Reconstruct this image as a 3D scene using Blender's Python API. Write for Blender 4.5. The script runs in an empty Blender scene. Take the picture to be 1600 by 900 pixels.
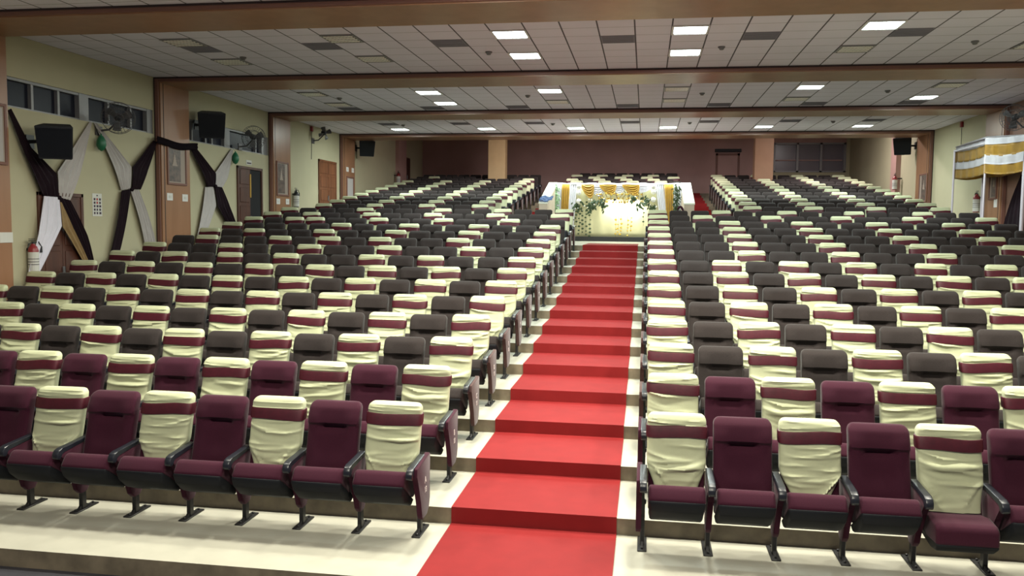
import bpy, bmesh, math, random
from mathutils import Vector, Matrix
random.seed(7)
PI = math.pi
SC = bpy.context.scene
COL = SC.collection

# ------------------------------------------------------------------ camera
CZ = 2.7955
F_PX, YAW, PIT, ROL = 1313.47, -0.15634, 0.073885, 0.010692
cy, sy = math.cos(YAW), math.sin(YAW)
fw = Vector((sy*math.cos(PIT), cy*math.cos(PIT), -math.sin(PIT)))
r0 = Vector((cy, -sy, 0)); u0 = r0.cross(fw)
rr = math.cos(ROL)*r0 + math.sin(ROL)*u0
uu = -math.sin(ROL)*r0 + math.cos(ROL)*u0
cam = bpy.data.cameras.new('camera'); camo = bpy.data.objects.new('camera', cam); COL.objects.link(camo)
cam.sensor_width = 36.0; cam.lens = F_PX*36.0/1600.0; cam.clip_end = 200
m = Matrix((rr, uu, -fw)).transposed().to_4x4(); m.translation = Vector((0, 0, CZ))
camo.matrix_world = m
SC.camera = camo

# ------------------------------------------------------------------ world and exposure
SC.view_settings.view_transform = 'Standard'; SC.view_settings.look = 'None'
SC.view_settings.exposure = 0.24; SC.view_settings.gamma = 1.0; SC.view_settings.use_curve_mapping = False
W = bpy.data.worlds.new('world'); SC.world = W; W.use_nodes = True
W.node_tree.nodes['Background'].inputs[0].default_value = (0.60, 0.58, 0.76, 1)
W.node_tree.nodes['Background'].inputs[1].default_value = 0.42

# room constants (metres)
XL, XR, ZC = -11.04, 9.22, 6.05
FR = [11.92, 17.77, 23.62, 29.47, 35.32]        # front faces of the portal frames
YBACK = 41.0
TX = lambda n: -0.2447 + 0.6*n
ROW_D, RISE, Y1 = 1.1574, 0.151, 7.534

def lamp(name, x, y, z, w, size=0.56, col=(0.88, 1.0, 0.93), sy_=None):
    l = bpy.data.lights.new(name, 'AREA'); l.energy = w; l.color = col
    l.shape = 'RECTANGLE'; l.size = size; l.size_y = sy_ or size
    o = bpy.data.objects.new(name, l); COL.objects.link(o); o.location = (x, y, z); return o
LIT = {14.4: [-3.5, 1.5, 6.5], 16.2: [-3.5, 1.5],
       20.4: [-8.5, -3.5, 6.5], 22.2: [-8.5, 11.5],
       28.1: [-13.5, -8.5, -3.5, 1.5, 6.5, 11.5]}
FRONT_LIT = {8.4: [-8.5, -3.5, 1.5, 6.5], 10.2: [-3.5, 1.5, 6.5]}
P_TROFFER = 126.0
for yy, ns in LIT.items():
    for n in ns:
        lamp('troffer_light', TX(n), yy, ZC-0.035, P_TROFFER)
for yy, ns in FRONT_LIT.items():
    for n in ns:
        lamp('troffer_light', TX(n), yy, ZC-0.035, P_TROFFER*1.6, col=(1.0, 0.96, 0.80))
for n in (-3.5, 1.5):
    lamp('troffer_light', TX(n), 2.4, ZC-0.035, P_TROFFER*2.1, col=(1.0, 0.95, 0.78))
for x in (-4.2, 1.0, 6.8):
    lamp('rear_light', x, 33.2, 7.2, 190, col=(1.0, 0.93, 0.9))

# ------------------------------------------------------------------ helpers
def tag(o, label=None, cat=None, group=None, kind=None):
    if label: o['label'] = label
    if cat: o['category'] = cat
    if group: o['group'] = group
    if kind: o['kind'] = kind
    return o
def empty(name, loc=(0, 0, 0), label=None, cat=None, group=None):
    o = bpy.data.objects.new(name, None); COL.objects.link(o); o.location = loc
    o.empty_display_size = 0.1
    return tag(o, label, cat, group)
def mesh(name, bm, mats, smooth=False, auto=None):
    me = bpy.data.meshes.new(name)
    bmesh.ops.recalc_face_normals(bm, faces=bm.faces)
    bm.to_mesh(me); bm.free()
    for mm in (mats if isinstance(mats, (list, tuple)) else [mats]): me.materials.append(mm)
    if smooth:
        for p in me.polygons: p.use_smooth = True
        if auto:
            try: me.set_sharp_from_angle(angle=auto)
            except Exception: pass
    return me
def link(name, me, parent=None, loc=None):
    o = bpy.data.objects.new(name, me); COL.objects.link(o)
    if parent: o.parent = parent
    if loc: o.location = loc
    return o
def obj(name, bm, mats, parent=None, loc=None, smooth=False, auto=None):
    return link(name, mesh(name, bm, mats, smooth, auto), parent, loc)
def box(bm, a, b, bev=0.0, mi=0, seg=1):
    x0, y0, z0 = [min(a[i], b[i]) for i in range(3)]; x1, y1, z1 = [max(a[i], b[i]) for i in range(3)]
    vs = [bm.verts.new(p) for p in ((x0,y0,z0),(x1,y0,z0),(x1,y1,z0),(x0,y1,z0),(x0,y0,z1),(x1,y0,z1),(x1,y1,z1),(x0,y1,z1))]
    fs = [bm.faces.new([vs[i] for i in q]) for q in ((0,3,2,1),(4,5,6,7),(0,1,5,4),(1,2,6,5),(2,3,7,6),(3,0,4,7))]
    for f in fs: f.material_index = mi
    if bev:
        es = list({e for f in fs for e in f.edges})
        r = bmesh.ops.bevel(bm, geom=es, offset=bev, segments=seg, affect='EDGES', profile=0.5)
        for f in r['faces']: f.material_index = mi
def boxbm(a, b, bev=0.0, seg=1):
    bm = bmesh.new(); box(bm, a, b, bev, 0, seg); return bm
def prism_x(bm, prof, x0, x1, bev=0.0, mi=0, seg=2):
    """closed (y,z) outline swept from x0 to x1"""
    A = [bm.verts.new((x0, p[0], p[1])) for p in prof]; B = [bm.verts.new((x1, p[0], p[1])) for p in prof]
    n = len(prof); fs = [bm.faces.new(A), bm.faces.new(B[::-1])]
    for i in range(n): fs.append(bm.faces.new((A[i], B[i], B[(i+1) % n], A[(i+1) % n])))
    for f in fs: f.material_index = mi
    if bev:
        es = list({e for f in fs for e in f.edges})
        r = bmesh.ops.bevel(bm, geom=es, offset=bev, segments=seg, affect='EDGES', profile=0.5)
        for f in r['faces']: f.material_index = mi
def tube(bm, pts, r, n=8, mi=0):
    rings = []
    P = [Vector(p) for p in pts]
    R = r if isinstance(r, (list, tuple)) else [r]*len(P)
    for i, p in enumerate(P):
        d = (P[min(i+1, len(P)-1)] - P[max(i-1, 0)]).normalized()
        a = Vector((0, 0, 1)) if abs(d.z) < 0.9 else Vector((1, 0, 0))
        u = d.cross(a).normalized(); v = d.cross(u)
        rings.append([bm.verts.new(p + (u*math.cos(2*PI*k/n) + v*math.sin(2*PI*k/n))*R[i]) for k in range(n)])
    for a, b in zip(rings, rings[1:]):
        for k in range(n):
            f = bm.faces.new((a[k], a[(k+1) % n], b[(k+1) % n], b[k])); f.material_index = mi
    for q in (rings[0][::-1], rings[-1]):
        f = bm.faces.new(q); f.material_index = mi
def lathe(bm, prof, n=16, c=(0, 0, 0), mi=0):
    rings = [[bm.verts.new((c[0]+r*math.cos(2*PI*k/n), c[1]+r*math.sin(2*PI*k/n), c[2]+z)) for k in range(n)] for r, z in prof]
    for a, b in zip(rings, rings[1:]):
        for k in range(n):
            f = bm.faces.new((a[k], a[(k+1) % n], b[(k+1) % n], b[k])); f.material_index = mi
    for q in (rings[0][::-1], rings[-1]):
        f = bm.faces.new(q); f.material_index = mi
def sheet(bm, fn, nu, nv, mi=0):
    g = [[bm.verts.new(fn(i/nu, j/nv)) for i in range(nu+1)] for j in range(nv+1)]
    for j in range(nv):
        for i in range(nu):
            f = bm.faces.new((g[j][i], g[j][i+1], g[j+1][i+1], g[j+1][i])); f.material_index = mi
def solid_sheet(fn, nu, nv, th=0.006):
    bm = bmesh.new(); sheet(bm, fn, nu, nv)
    bmesh.ops.recalc_face_normals(bm, faces=bm.faces)
    bmesh.ops.solidify(bm, geom=list(bm.faces), thickness=th)
    return bm

# ------------------------------------------------------------------ materials
def mat(name, col, rough=0.6, noise=0.0, nscale=30.0, bump=0.0, bscale=200.0, metal=0.0, spec=0.5, emit=0.0, col2=None, sheen=0.0, stretch=None):
    mt = bpy.data.materials.new(name); mt.use_nodes = True
    nt = mt.node_tree; b = nt.nodes['Principled BSDF']
    b.inputs['Base Color'].default_value = (*col, 1); b.inputs['Roughness'].default_value = rough
    b.inputs['Metallic'].default_value = metal; b.inputs['Specular IOR Level'].default_value = spec
    if sheen:
        b.inputs['Sheen Weight'].default_value = sheen; b.inputs['Sheen Roughness'].default_value = 0.4
    if emit:
        b.inputs['Emission Color'].default_value = (*col, 1); b.inputs['Emission Strength'].default_value = emit
    tc = None
    if noise or col2 or bump:
        tc = nt.nodes.new('ShaderNodeTexCoord'); mp = nt.nodes.new('ShaderNodeMapping')
        nt.links.new(tc.outputs['Object'], mp.inputs[0])
        if stretch: mp.inputs['Scale'].default_value = stretch
    if noise or col2:
        n = nt.nodes.new('ShaderNodeTexNoise'); n.inputs['Scale'].default_value = nscale; n.inputs['Detail'].default_value = 5
        nt.links.new(mp.outputs[0], n.inputs['Vector'])
        cr = nt.nodes.new('ShaderNodeValToRGB')
        c2 = col2 or tuple(c*(1-noise) for c in col)
        cr.color_ramp.elements[0].position = 0.32; cr.color_ramp.elements[0].color = (*c2, 1)
        cr.color_ramp.elements[1].position = 0.68; cr.color_ramp.elements[1].color = (*col, 1)
        nt.links.new(n.outputs['Fac'], cr.inputs[0]); nt.links.new(cr.outputs[0], b.inputs['Base Color'])
    if bump:
        n2 = nt.nodes.new('ShaderNodeTexNoise'); n2.inputs['Scale'].default_value = bscale
        nt.links.new(mp.outputs[0], n2.inputs['Vector'])
        bp = nt.nodes.new('ShaderNodeBump'); bp.inputs['Strength'].default_value = bump; bp.inputs['Distance'].default_value = 0.004
        nt.links.new(n2.outputs['Fac'], bp.inputs['Height']); nt.links.new(bp.outputs[0], b.inputs['Normal'])
    return mt
M = {}
M['cover'] = mat('cream_stretch_fabric', (0.46, 0.485, 0.315), 0.6, 0.05, 14, 0.12, 90, spec=0.3, sheen=0.15)
M['sash'] = mat('burgundy_satin', (0.068, 0.006, 0.015), 0.5, 0.25, 20, 0.1, 60, spec=0.35)
M['burg'] = mat('burgundy_upholstery', (0.046, 0.009, 0.021), 0.9, 0.2, 120, 0.25, 350, spec=0.15, sheen=0.14)
M['grey'] = mat('grey_brown_upholstery', (0.032, 0.026, 0.0255), 0.92, 0.25, 120, 0.25, 350, spec=0.12, sheen=0.12)
M['greypanel'] = mat('mauve_brown_upholstery', (0.075, 0.042, 0.04), 0.9, 0.2, 80, 0.2, 300, spec=0.15, sheen=0.2)
M['black'] = mat('black_plastic', (0.010, 0.012, 0.018), 0.33, 0.0, 20, 0.1, 120, spec=0.5)
M['panblack'] = mat('matt_black_seat_pan', (0.006, 0.007, 0.010), 0.6, 0.0, 20, 0.1, 120, spec=0.2)
M['iron'] = mat('black_painted_iron', (0.008, 0.008, 0.009), 0.45, 0, 20, 0.1, 150)
M['white_paint'] = mat('white_lettering', (0.75, 0.7, 0.68), 0.6)
M['terrazzo'] = mat('cream_terrazzo', (0.42, 0.41, 0.345), 0.4, 0.12, 3.0, 0.03, 300, spec=0.3)
M['riser'] = mat('tan_riser_paint', (0.20, 0.165, 0.11), 0.6, 0.4, 6, 0.1, 60)
M['darkfloor'] = mat('dark_floor', (0.035, 0.035, 0.045), 0.5, 0.3, 8)
M['red'] = mat('red_carpet', (0.215, 0.018, 0.019), 0.65, 0.10, 5, 0.25, 260, spec=0.07)
M['wall'] = mat('cream_wall_paint', (0.41, 0.375, 0.25), 0.75, 0.04, 2.0, 0.05, 120)
M['backwall'] = mat('brown_panel_wall', (0.42, 0.25, 0.225), 0.5, 0.12, 1.2)
M['brownwall'] = mat('brown_side_wall', (0.22, 0.12, 0.085), 0.6, 0.1, 2)
M['lam'] = mat('wood_laminate', (0.30, 0.152, 0.084), 0.34, 0, 4, 0, 0, spec=0.5, col2=(0.255, 0.125, 0.066), stretch=(1, 1, 0.15))
M['lamdark'] = mat('dark_groove', (0.03, 0.016, 0.016), 0.6)
M['trim'] = mat('brown_moulding', (0.17, 0.075, 0.055), 0.5)
M['doorwood'] = mat('carved_door_wood', (0.085, 0.028, 0.016), 0.5, 0, 5, 0.15, 40, col2=(0.05, 0.016, 0.01), stretch=(1, 1, 0.2))
M['doorwood2'] = mat('lit_door_wood', (0.20, 0.075, 0.033), 0.42, 0, 5, 0.15, 40, col2=(0.11, 0.038, 0.017), stretch=(1, 1, 0.2))  # brighter copy of the door wood, with the light on it in the colour
M['void'] = mat('dark_beyond', (0.004, 0.004, 0.006), 0.9)
M['glass'] = mat('dark_window_glass', (0.012, 0.013, 0.022), 0.35, spec=0.12)
M['alu'] = mat('grey_aluminium', (0.24, 0.235, 0.24), 0.45, metal=0.3)
M['spk'] = mat('black_speaker_box', (0.006, 0.007, 0.012), 0.55, 0, 20, 0.15, 200)
M['fan'] = mat('grey_fan_wire', (0.09, 0.085, 0.09), 0.45, metal=0.4)
M['fanblade'] = mat('grey_fan_blade', (0.13, 0.125, 0.13), 0.4)
M['white'] = mat('white_plastic', (0.62, 0.60, 0.58), 0.5)
M['paper'] = mat('white_paper', (0.55, 0.54, 0.5), 0.8)
M['ink'] = mat('dark_ink', (0.05, 0.03, 0.05), 0.8)
M['redink'] = mat('red_ink', (0.35, 0.04, 0.04), 0.8)
M['voile'] = mat('white_voile', (0.60, 0.58, 0.66), 0.7, 0.05, 8, 0.1, 60, sheen=0.3)
M['voile2'] = mat('grey_white_voile', (0.40, 0.37, 0.36), 0.75, 0.05, 8, 0.1, 60, sheen=0.2)
M['darkcloth'] = mat('dark_burgundy_cloth', (0.010, 0.003, 0.007), 0.85, 0.2, 8, spec=0.2)
M['tancloth'] = mat('tan_cloth', (0.24, 0.15, 0.06), 0.75, 0.2, 10)
M['gold'] = mat('gold_satin', (0.52, 0.30, 0.035), 0.5, 0.15, 8, 0.1, 60, sheen=0.2)
M['whitecloth'] = mat('white_satin', (0.78, 0.78, 0.84), 0.55, 0.04, 8, 0.05, 60, sheen=0.2)
M['beigecloth'] = mat('beige_backdrop_cloth', (0.60, 0.57, 0.34), 0.7, 0.06, 4, 0.1, 60)
M['leaf'] = mat('green_leaves', (0.045, 0.085, 0.03), 0.5, 0.4, 30)
M['leaflight'] = mat('pale_green_leaves', (0.35, 0.55, 0.32), 0.5, 0.3, 30)
M['petal'] = mat('white_petals', (0.85, 0.85, 0.82), 0.6)
M['petalgold'] = mat('yellow_flowers', (0.75, 0.5, 0.06), 0.6, 0.3, 40)
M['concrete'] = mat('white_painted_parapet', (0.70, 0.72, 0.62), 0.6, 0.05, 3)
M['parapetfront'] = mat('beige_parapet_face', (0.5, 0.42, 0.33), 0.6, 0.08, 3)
M['extred'] = mat('red_extinguisher_paint', (0.22, 0.015, 0.02), 0.4)
M['green'] = mat('green_plastic', (0.01, 0.11, 0.05), 0.45)
M['ventgrey'] = mat('grey_vent_panel', (0.19, 0.18, 0.22), 0.7)
M['louvre'] = mat('polished_louvre', (0.62, 0.58, 0.58), 0.22, metal=0.8)
M['tubeglint'] = mat('unlit_tube_with_louvre_glint', (0.9, 0.86, 0.8), 0.3)  # whitened: louvre reflections are put into this colour
M['lit'] = mat('lit_fluorescent', (0.86, 1.0, 0.97), 0.5, emit=9.0)
M['pole'] = mat('white_metal_pole', (0.62, 0.58, 0.66), 0.3, metal=0.2)
M['poster'] = mat('framed_temple_print', (0.055, 0.045, 0.045), 0.4, 0, 9, col2=(0.16, 0.11, 0.09))
M['matboard'] = mat('pale_mount_board', (0.30, 0.24, 0.2), 0.6)
M['blue'] = mat('blue_cloth', (0.15, 0.25, 0.5), 0.7)

def ceiling_mat():
    mt = bpy.data.materials.new('ceiling_tiles'); mt.use_nodes = True; nt = mt.node_tree; b = nt.nodes['Principled BSDF']
    b.inputs['Roughness'].default_value = 0.8
    tc = nt.nodes.new('ShaderNodeTexCoord'); sp = nt.nodes.new('ShaderNodeSeparateXYZ'); nt.links.new(tc.outputs['Object'], sp.inputs[0])
    def line(out, off, w):
        a = nt.nodes.new('ShaderNodeMath'); a.operation = 'ADD'; a.inputs[1].default_value = off + 60.0; nt.links.new(out, a.inputs[0])
        d = nt.nodes.new('ShaderNodeMath'); d.operation = 'DIVIDE'; d.inputs[1].default_value = 0.6; nt.links.new(a.outputs[0], d.inputs[0])
        f = nt.nodes.new('ShaderNodeMath'); f.operation = 'FRACT'; nt.links.new(d.outputs[0], f.inputs[0])
        l = nt.nodes.new('ShaderNodeMath'); l.operation = 'LESS_THAN'; l.inputs[1].default_value = w/0.6; nt.links.new(f.outputs[0], l.inputs[0])
        return l
    lx = line(sp.outputs[0], 0.2447 + 0.012, 0.026); ly = line(sp.outputs[1], 0.3 + 0.012, 0.024)
    n = nt.nodes.new('ShaderNodeTexNoise'); n.inputs['Scale'].default_value = 1.1; nt.links.new(tc.outputs['Object'], n.inputs['Vector'])
    cr = nt.nodes.new('ShaderNodeValToRGB'); cr.color_ramp.elements[0].color = (0.62, 0.59, 0.68, 1); cr.color_ramp.elements[1].color = (0.71, 0.67, 0.78, 1)  # lavender shift of the tile colour imitates lens flare tint
    nt.links.new(n.outputs['Fac'], cr.inputs[0])
    m1 = nt.nodes.new('ShaderNodeMixRGB'); m1.inputs[2].default_value = (0.38, 0.35, 0.40, 1); nt.links.new(ly.outputs[0], m1.inputs[0]); nt.links.new(cr.outputs[0], m1.inputs[1])
    m2 = nt.nodes.new('ShaderNodeMixRGB'); m2.inputs[2].default_value = (0.07, 0.06, 0.08, 1); nt.links.new(lx.outputs[0], m2.inputs[0]); nt.links.new(m1.outputs[0], m2.inputs[1])
    nt.links.new(m2.outputs[0], b.inputs['Base Color'])
    return mt
M['ceil'] = ceiling_mat()

# ------------------------------------------------------------------ structure: floor tiers
def tier_z(y):
    return -0.155 if y < 6.237 else (0.0 if y < Y1 else min(int((y-Y1)/ROW_D)+1, 40)*RISE)
NT = 29
LAND = 15
# blocks of the floor: (x0,x1, first tier, last tier)
bm = bmesh.new()
def tread(x0, x1, k, yend=None, front=True):
    y0 = 6.237 if k == 0 else Y1 + ROW_D*(k-1)
    y1 = yend or (Y1 + ROW_D*k)
    z = RISE*k; zb = z - (0.155 if k == 0 else RISE)
    A = [bm.verts.new(p) for p in ((x0, y0, z), (x1, y0, z), (x1, y1, z), (x0, y1, z))]
    f = bm.faces.new(A); f.material_index = 0
    B = [bm.verts.new(p) for p in ((x0, y0, zb), (x1, y0, zb), (x1, y0, z), (x0, y0, z))]
    f = bm.faces.new(B); f.material_index = 1
for k in range(0, 15): tread(XL, XR, k)
YL1 = 25.1                                   # where the side stairs start
tread(XL, XR, 15, YL1 if False else Y1+ROW_D*15)
for k in range(16, NT+1):
    yend = YBACK+0.5 if k == NT else None
    tread(XL, -3.29, k, yend); tread(1.44, XR, k, yend)
# entrance landing between the parapets
A = [bm.verts.new(p) for p in ((-3.29, Y1+ROW_D*15, RISE*15), (1.44, Y1+ROW_D*15, RISE*15), (1.44, 28.75, RISE*15+0.04), (-3.29, 28.75, RISE*15+0.04))]
bm.faces.new(A)
# raised centre block behind the decorated wall
for k in range(20, NT+1):
    yend = YBACK+0.5 if k == NT else None
    tread(-3.29, 1.44, k, yend)
box(bm, (XL, 6.236, -0.3), (XR, 6.20, -0.158), 0, 1)
tag(obj('floor', bm, [M['terrazzo'], M['riser']]), kind='structure')
tag(obj('floor', boxbm((XL, -4, -0.2), (XR, 6.237, -0.155)), M['darkfloor']), kind='structure')

# walls and ceiling
def wall_strip(name, x, y0, y1, z0, z1, mt, s):
    return tag(obj(name, boxbm((x, y0, z0), (x+s*0.3, y1, z1)), mt), kind='structure')
wb = bmesh.new()
# left wall with the window band opening in two bays
box(wb, (XL, -4, -0.3), (XL-0.3, 13.1, 8.0)); box(wb, (XL, 13.1, -0.3), (XL-0.3, 23.6, 4.78)); box(wb, (XL, 13.1, 5.31), (XL-0.3, 23.6, 8.0))
box(wb, (XL, 17.72, 4.78), (XL-0.3, 19.0, 5.31)); box(wb, (XL, 23.6, -0.3), (XL-0.3, YBACK+0.3, 8.0))
tag(obj('wall_left', wb, M['wall']), kind='structure')
wb = bmesh.new(); box(wb, (XR, -4, -0.3), (XR+0.3, YBACK+0.3, 8.0))
tag(obj('wall_right', wb, M['wall']), kind='structure')
tag(obj('wall_right_panelling', boxbm((XR-0.02, 19.0, -0.3), (XR, 23.62, ZC-0.02)), M['brownwall']), kind='structure')
# back wall with the control room window opening
wb = bmesh.new()
box(wb, (XL, YBACK, 3.9), (5.2, YBACK+0.3, 8)); box(wb, (9.05, YBACK, 3.9), (XR, YBACK+0.3, 8), 0, 1)
box(wb, (5.2, YBACK, 3.9), (9.05, YBACK+0.3, 5.42), 0, 1); box(wb, (5.2, YBACK, 6.78), (9.05, YBACK+0.3, 8.0), 0, 0)
tag(obj('wall_back', wb, [M['backwall'], M['wall']]), kind='structure')
cb = bmesh.new()
box(cb, (XL, -4, ZC), (XR, 30.4, ZC+0.12)); 
tag(obj('ceiling', cb, M['ceil']), kind='structure')
tag(obj('ceiling', boxbm((XL, 30.4, 7.45), (XR, YBACK+0.3, 7.6)), M['backwall']), kind='structure')
tag(obj('ceiling', boxbm((XL, 30.4, ZC), (XR, 30.67, 7.45)), M['backwall']), kind='structure')

# portal frames (pier, beam, pier) with moulded front edges
for i, y in enumerate(FR[:4]):
    fb = bmesh.new(); d = 1.2; xi0, xi1, zs = XL+0.15, XR-0.15, ZC-0.12
    # hollow portal as three boxes; the front face carries a thin moulding
    box(fb, (XL, y, -0.2), (xi0, y+d, ZC)); box(fb, (xi1, y, -0.2), (XR, y+d, ZC)); box(fb, (xi0, y, zs), (xi1, y+d, ZC))
    e = 0.022
    box(fb, (XL, y-e, -0.2), (XL+0.03, y, ZC), 0, 1); box(fb, (XR-0.03, y-e, -0.2), (XR, y, ZC), 0, 1); box(fb, (XL, y-e, ZC-0.035), (XR, y, ZC), 0, 1)
    box(fb, (XL+0.03, y-0.035, -0.2), (XL+0.12, y, ZC-0.035), 0.006, 2); box(fb, (XR-0.12, y-0.035, -0.2), (XR-0.03, y, ZC-0.035), 0.006, 2)
    box(fb, (XL+0.12, y-0.035, ZC-0.1), (XR-0.12, y, ZC-0.035), 0.006, 2)
    box(fb, (xi0-0.01, y+0.10, -0.2), (xi0+0.004, y+0.125, zs), 0, 1); box(fb, (xi1+0.01, y+0.10, -0.2), (xi1-0.004, y+0.125, zs), 0, 1)
    tag(obj('trim_%d' % (i+1), fb, [M['lam'], M['lamdark'], M['trim']]), kind='structure')
fb = bmesh.new()
box(fb, (XL, 36.4, -0.2), (XL+0.16, 37.6, 7.45)); box(fb, (XR-0.15, 33.05, -0.2), (XR, 33.75, 7.45)); box(fb, (XR-0.17, 33.0, -0.2), (XR, 33.05, 7.45), 0, 0)
tag(obj('trim_5', fb, [M['backwall']]), kind='structure')
# two free-standing square columns between the rear rows
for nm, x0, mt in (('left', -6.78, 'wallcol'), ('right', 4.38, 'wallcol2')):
    cm = mat('column_laminate', (0.52, 0.36, 0.19) if nm == 'left' else (0.30, 0.17, 0.10), 0.5, 0.08, 3)  # one laminate, two tones: light on the left column is put into its colour
    cb = bmesh.new(); box(cb, (x0, 36.0, 3.4), (x0+0.74, 36.6, 7.45), 0.01)
    box(cb, (x0-0.02, 35.98, 3.4), (x0+0.76, 36.62, 3.62), 0.005); box(cb, (x0-0.03, 35.97, 7.33), (x0+0.77, 36.63, 7.45), 0.005)
    o = obj('square_column', cb, cm)
    tag(o, 'pale lit square column rising among the rear left seats' if nm == 'left' else 'brown square column beside the control room window', 'column', kind='structure')

# high windows on the left wall
def side_window(name, y0, y1, mull, wide):
    wt = bmesh.new(); X = XL
    box(wt, (X-0.16, y0, 4.78), (X-0.12, y1, 5.31), 0, 0)
    g = tag(obj(name, wt, M['glass']), kind='structure')
    f = bmesh.new()
    box(f, (X-0.14, y0, 5.26), (X-0.03, y1, 5.31)); box(f, (X-0.14, y0, 4.78), (X-0.03, y1, 4.81))
    for yy in mull: box(f, (X-0.12, yy-0.03, 4.78), (X-0.05, yy+0.03, 5.31))
    for a, b in wide: box(f, (X-0.12, a, 4.78), (X-0.02, b, 5.31))
    obj('window_frame', f, M['alu'], g)
side_window('window_1', 13.1, 17.72, [13.97, 14.67, 16.18, 16.95], [(15.22, 15.5), (17.5, 17.72)])
side_window('window_2', 19.0, 23.6, [19.45, 20.1, 20.42, 22.9], [(21.0, 21.3), (23.2, 23.6)])
# control room window in the back wall
f = bmesh.new(); Y = YBACK
box(f, (5.85, Y+0.1, 5.45), (8.98, Y+0.13, 6.76))
g = tag(obj('window_3', f, mat('control_room_glass', (0.16, 0.145, 0.17), 0.25)), kind='structure')  # grey of the glass paints in the lit interior and its reflections
f = bmesh.new()
for a, b in ((5.2, 5.85), ): box(f, (a, Y+0.05, 5.42), (b, Y+0.2, 6.78))
box(f, (5.85, Y-0.03, 6.70), (9.05, Y+0.1, 6.78)); box(f, (5.85, Y-0.03, 5.42), (9.05, Y+0.1, 5.48))
for x in (5.86, 6.90, 7.95, 9.0): box(f, (x-0.05, Y-0.03, 5.42), (x+0.05, Y+0.1, 6.78))
obj('window_frame', f, M['alu'], g)
f = bmesh.new(); box(f, (5.9, Y+0.05, 5.95), (8.9, Y+0.098, 6.0)); obj('window_rail', f, M['backwall'], g)
# back door with an exit lamp box
f = bmesh.new(); box(f, (3.2, Y-0.03, 4.3), (3.3, Y, 6.3)); box(f, (4.2, Y-0.03, 4.3), (4.3, Y, 6.3)); box(f, (3.2, Y-0.03, 6.2), (4.3, Y, 6.3)); box(f, (3.3, Y-0.012, 4.3), (4.2, Y, 6.2), 0, 1)
tag(obj('door_5', f, [M['trim'], M['backwall']]), kind='structure')
f = bmesh.new(); box(f, (3.15, Y-0.12, 6.35), (4.35, Y, 6.5), 0.01)
tag(obj('light_box', f, M['spk']), 'dark horizontal box mounted above the back wall door', 'sign box')

# side doors
def side_door(name, X, y0, y1, z0, z1, s, wood, opened=False, leaves=2):
    """X wall face; s=+1 the room lies towards +x"""
    g = bmesh.new(); t = 0.07
    for a, b in (((y0), (y0+t)), ((y1-t), y1)): box(g, (X, a, z0), (X+s*0.05, b, z1), 0.006)
    box(g, (X, y0, z1-t), (X+s*0.05, y1, z1), 0.006)
    root = tag(obj(name, g, wood), kind='structure')
    w = (y1-y0-2*t)/leaves
    for l in range(leaves):
        a = y0+t+w*l+0.005; b = a+w-0.01
        if opened and l == 1:
            v = bmesh.new(); box(v, (X+s*0.004, a, z0), (X+s*0.012, b, z1-t)); obj('opening_dark_sheet', v, M['void'], root); continue  # black sheet stands in for the darkness beyond the open leaf
        d = bmesh.new(); box(d, (X+s*0.002, a, z0), (X+s*0.03, b, z1-t))
        n = 5; h = (z1-t-z0)/n
        for k in range(n):
            box(d, (X+s*0.03, a+0.07, z0+h*k+0.07), (X+s*0.042, b-0.07, z0+h*(k+1)-0.03), 0.01)
        lf = obj('door_leaf', d, wood, root)
        hb = bmesh.new(); box(hb, (X+s*0.03, (b if l == 0 else a)-0.02, z0+1.0), (X+s*0.07, (b if l == 0 else a)+0.02, z0+1.18), 0.008)
        obj('door_handle', hb, M['alu'], lf)
    if opened:
        v = bmesh.new(); box(v, (X+s*0.02, y0+t+w-0.03, z1-0.85), (X+s*0.05, y0+t+w+0.02, z1-0.2), 0.005); obj('lit_yellow_strip', v, M['gold'], root)  # yellow strip paints in the lit bit of the door
    return root
side_door('door_1', XL, 13.93, 15.18, 0.75, 3.33, 1, M['doorwood'])
side_door('door_2', XL, 21.6, 23.11, 1.81, 4.36, 1, M['doorwood'], opened=True)
side_door('door_3', XL, 27.41, 29.04, 2.6, 4.99, 1, M['doorwood2'])
side_door('door_4', XL, 37.6, 38.6, 3.9, 5.9, 1, M['doorwood'])

# red carpet up the centre steps and the two side stairs
def runner(x0, x1, k0, k1, yend=None, yfirst=None):
    bm = bmesh.new(); e = 0.008
    pts = []
    for k in range(k0, k1+1):
        y0 = (6.237 if k == 0 else Y1+ROW_D*(k-1)); z = RISE*k
        if k == k0:
            pts.append((yfirst if yfirst else y0-e, z-(0.155 if k == 0 else RISE)+e*0.2 if not yfirst else z+e))
            if not yfirst: pts.append((y0-e, z+e))
        else:
            pts.append((y0-e, z-RISE+e)); pts.append((y0-e, z+e))
    pts.append((yend or Y1+ROW_D*k1, RISE*k1+e))
    A = [bm.verts.new((x0, y, z)) for y, z in pts]; B = [bm.verts.new((x1, y, z)) for y, z in pts]
    for i in range(len(pts)-1): bm.faces.new((A[i], B[i], B[i+1], A[i+1]))
    bmesh.ops.recalc_face_normals(bm, faces=bm.faces)
    bmesh.ops.solidify(bm, geom=list(bm.faces), thickness=-0.006)
    return bm
tag(obj('carpet_runner', runner(-1.738, -0.20, 0, 15, yend=28.4), M['red']), 'long red carpet runner climbing the wide centre aisle steps', 'carpet')
tag(obj('carpet_runner', runner(1.62, 2.45, 16, NT, yend=YBACK-0.1), M['red']), 'red carpet on the side stairs right of the decorated wall', 'carpet')
tag(obj('carpet_runner', runner(-4.3, -3.45, 16, NT, yend=YBACK-0.1), M['red']), 'red carpet on the side stairs left of the decorated wall', 'carpet')

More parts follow.
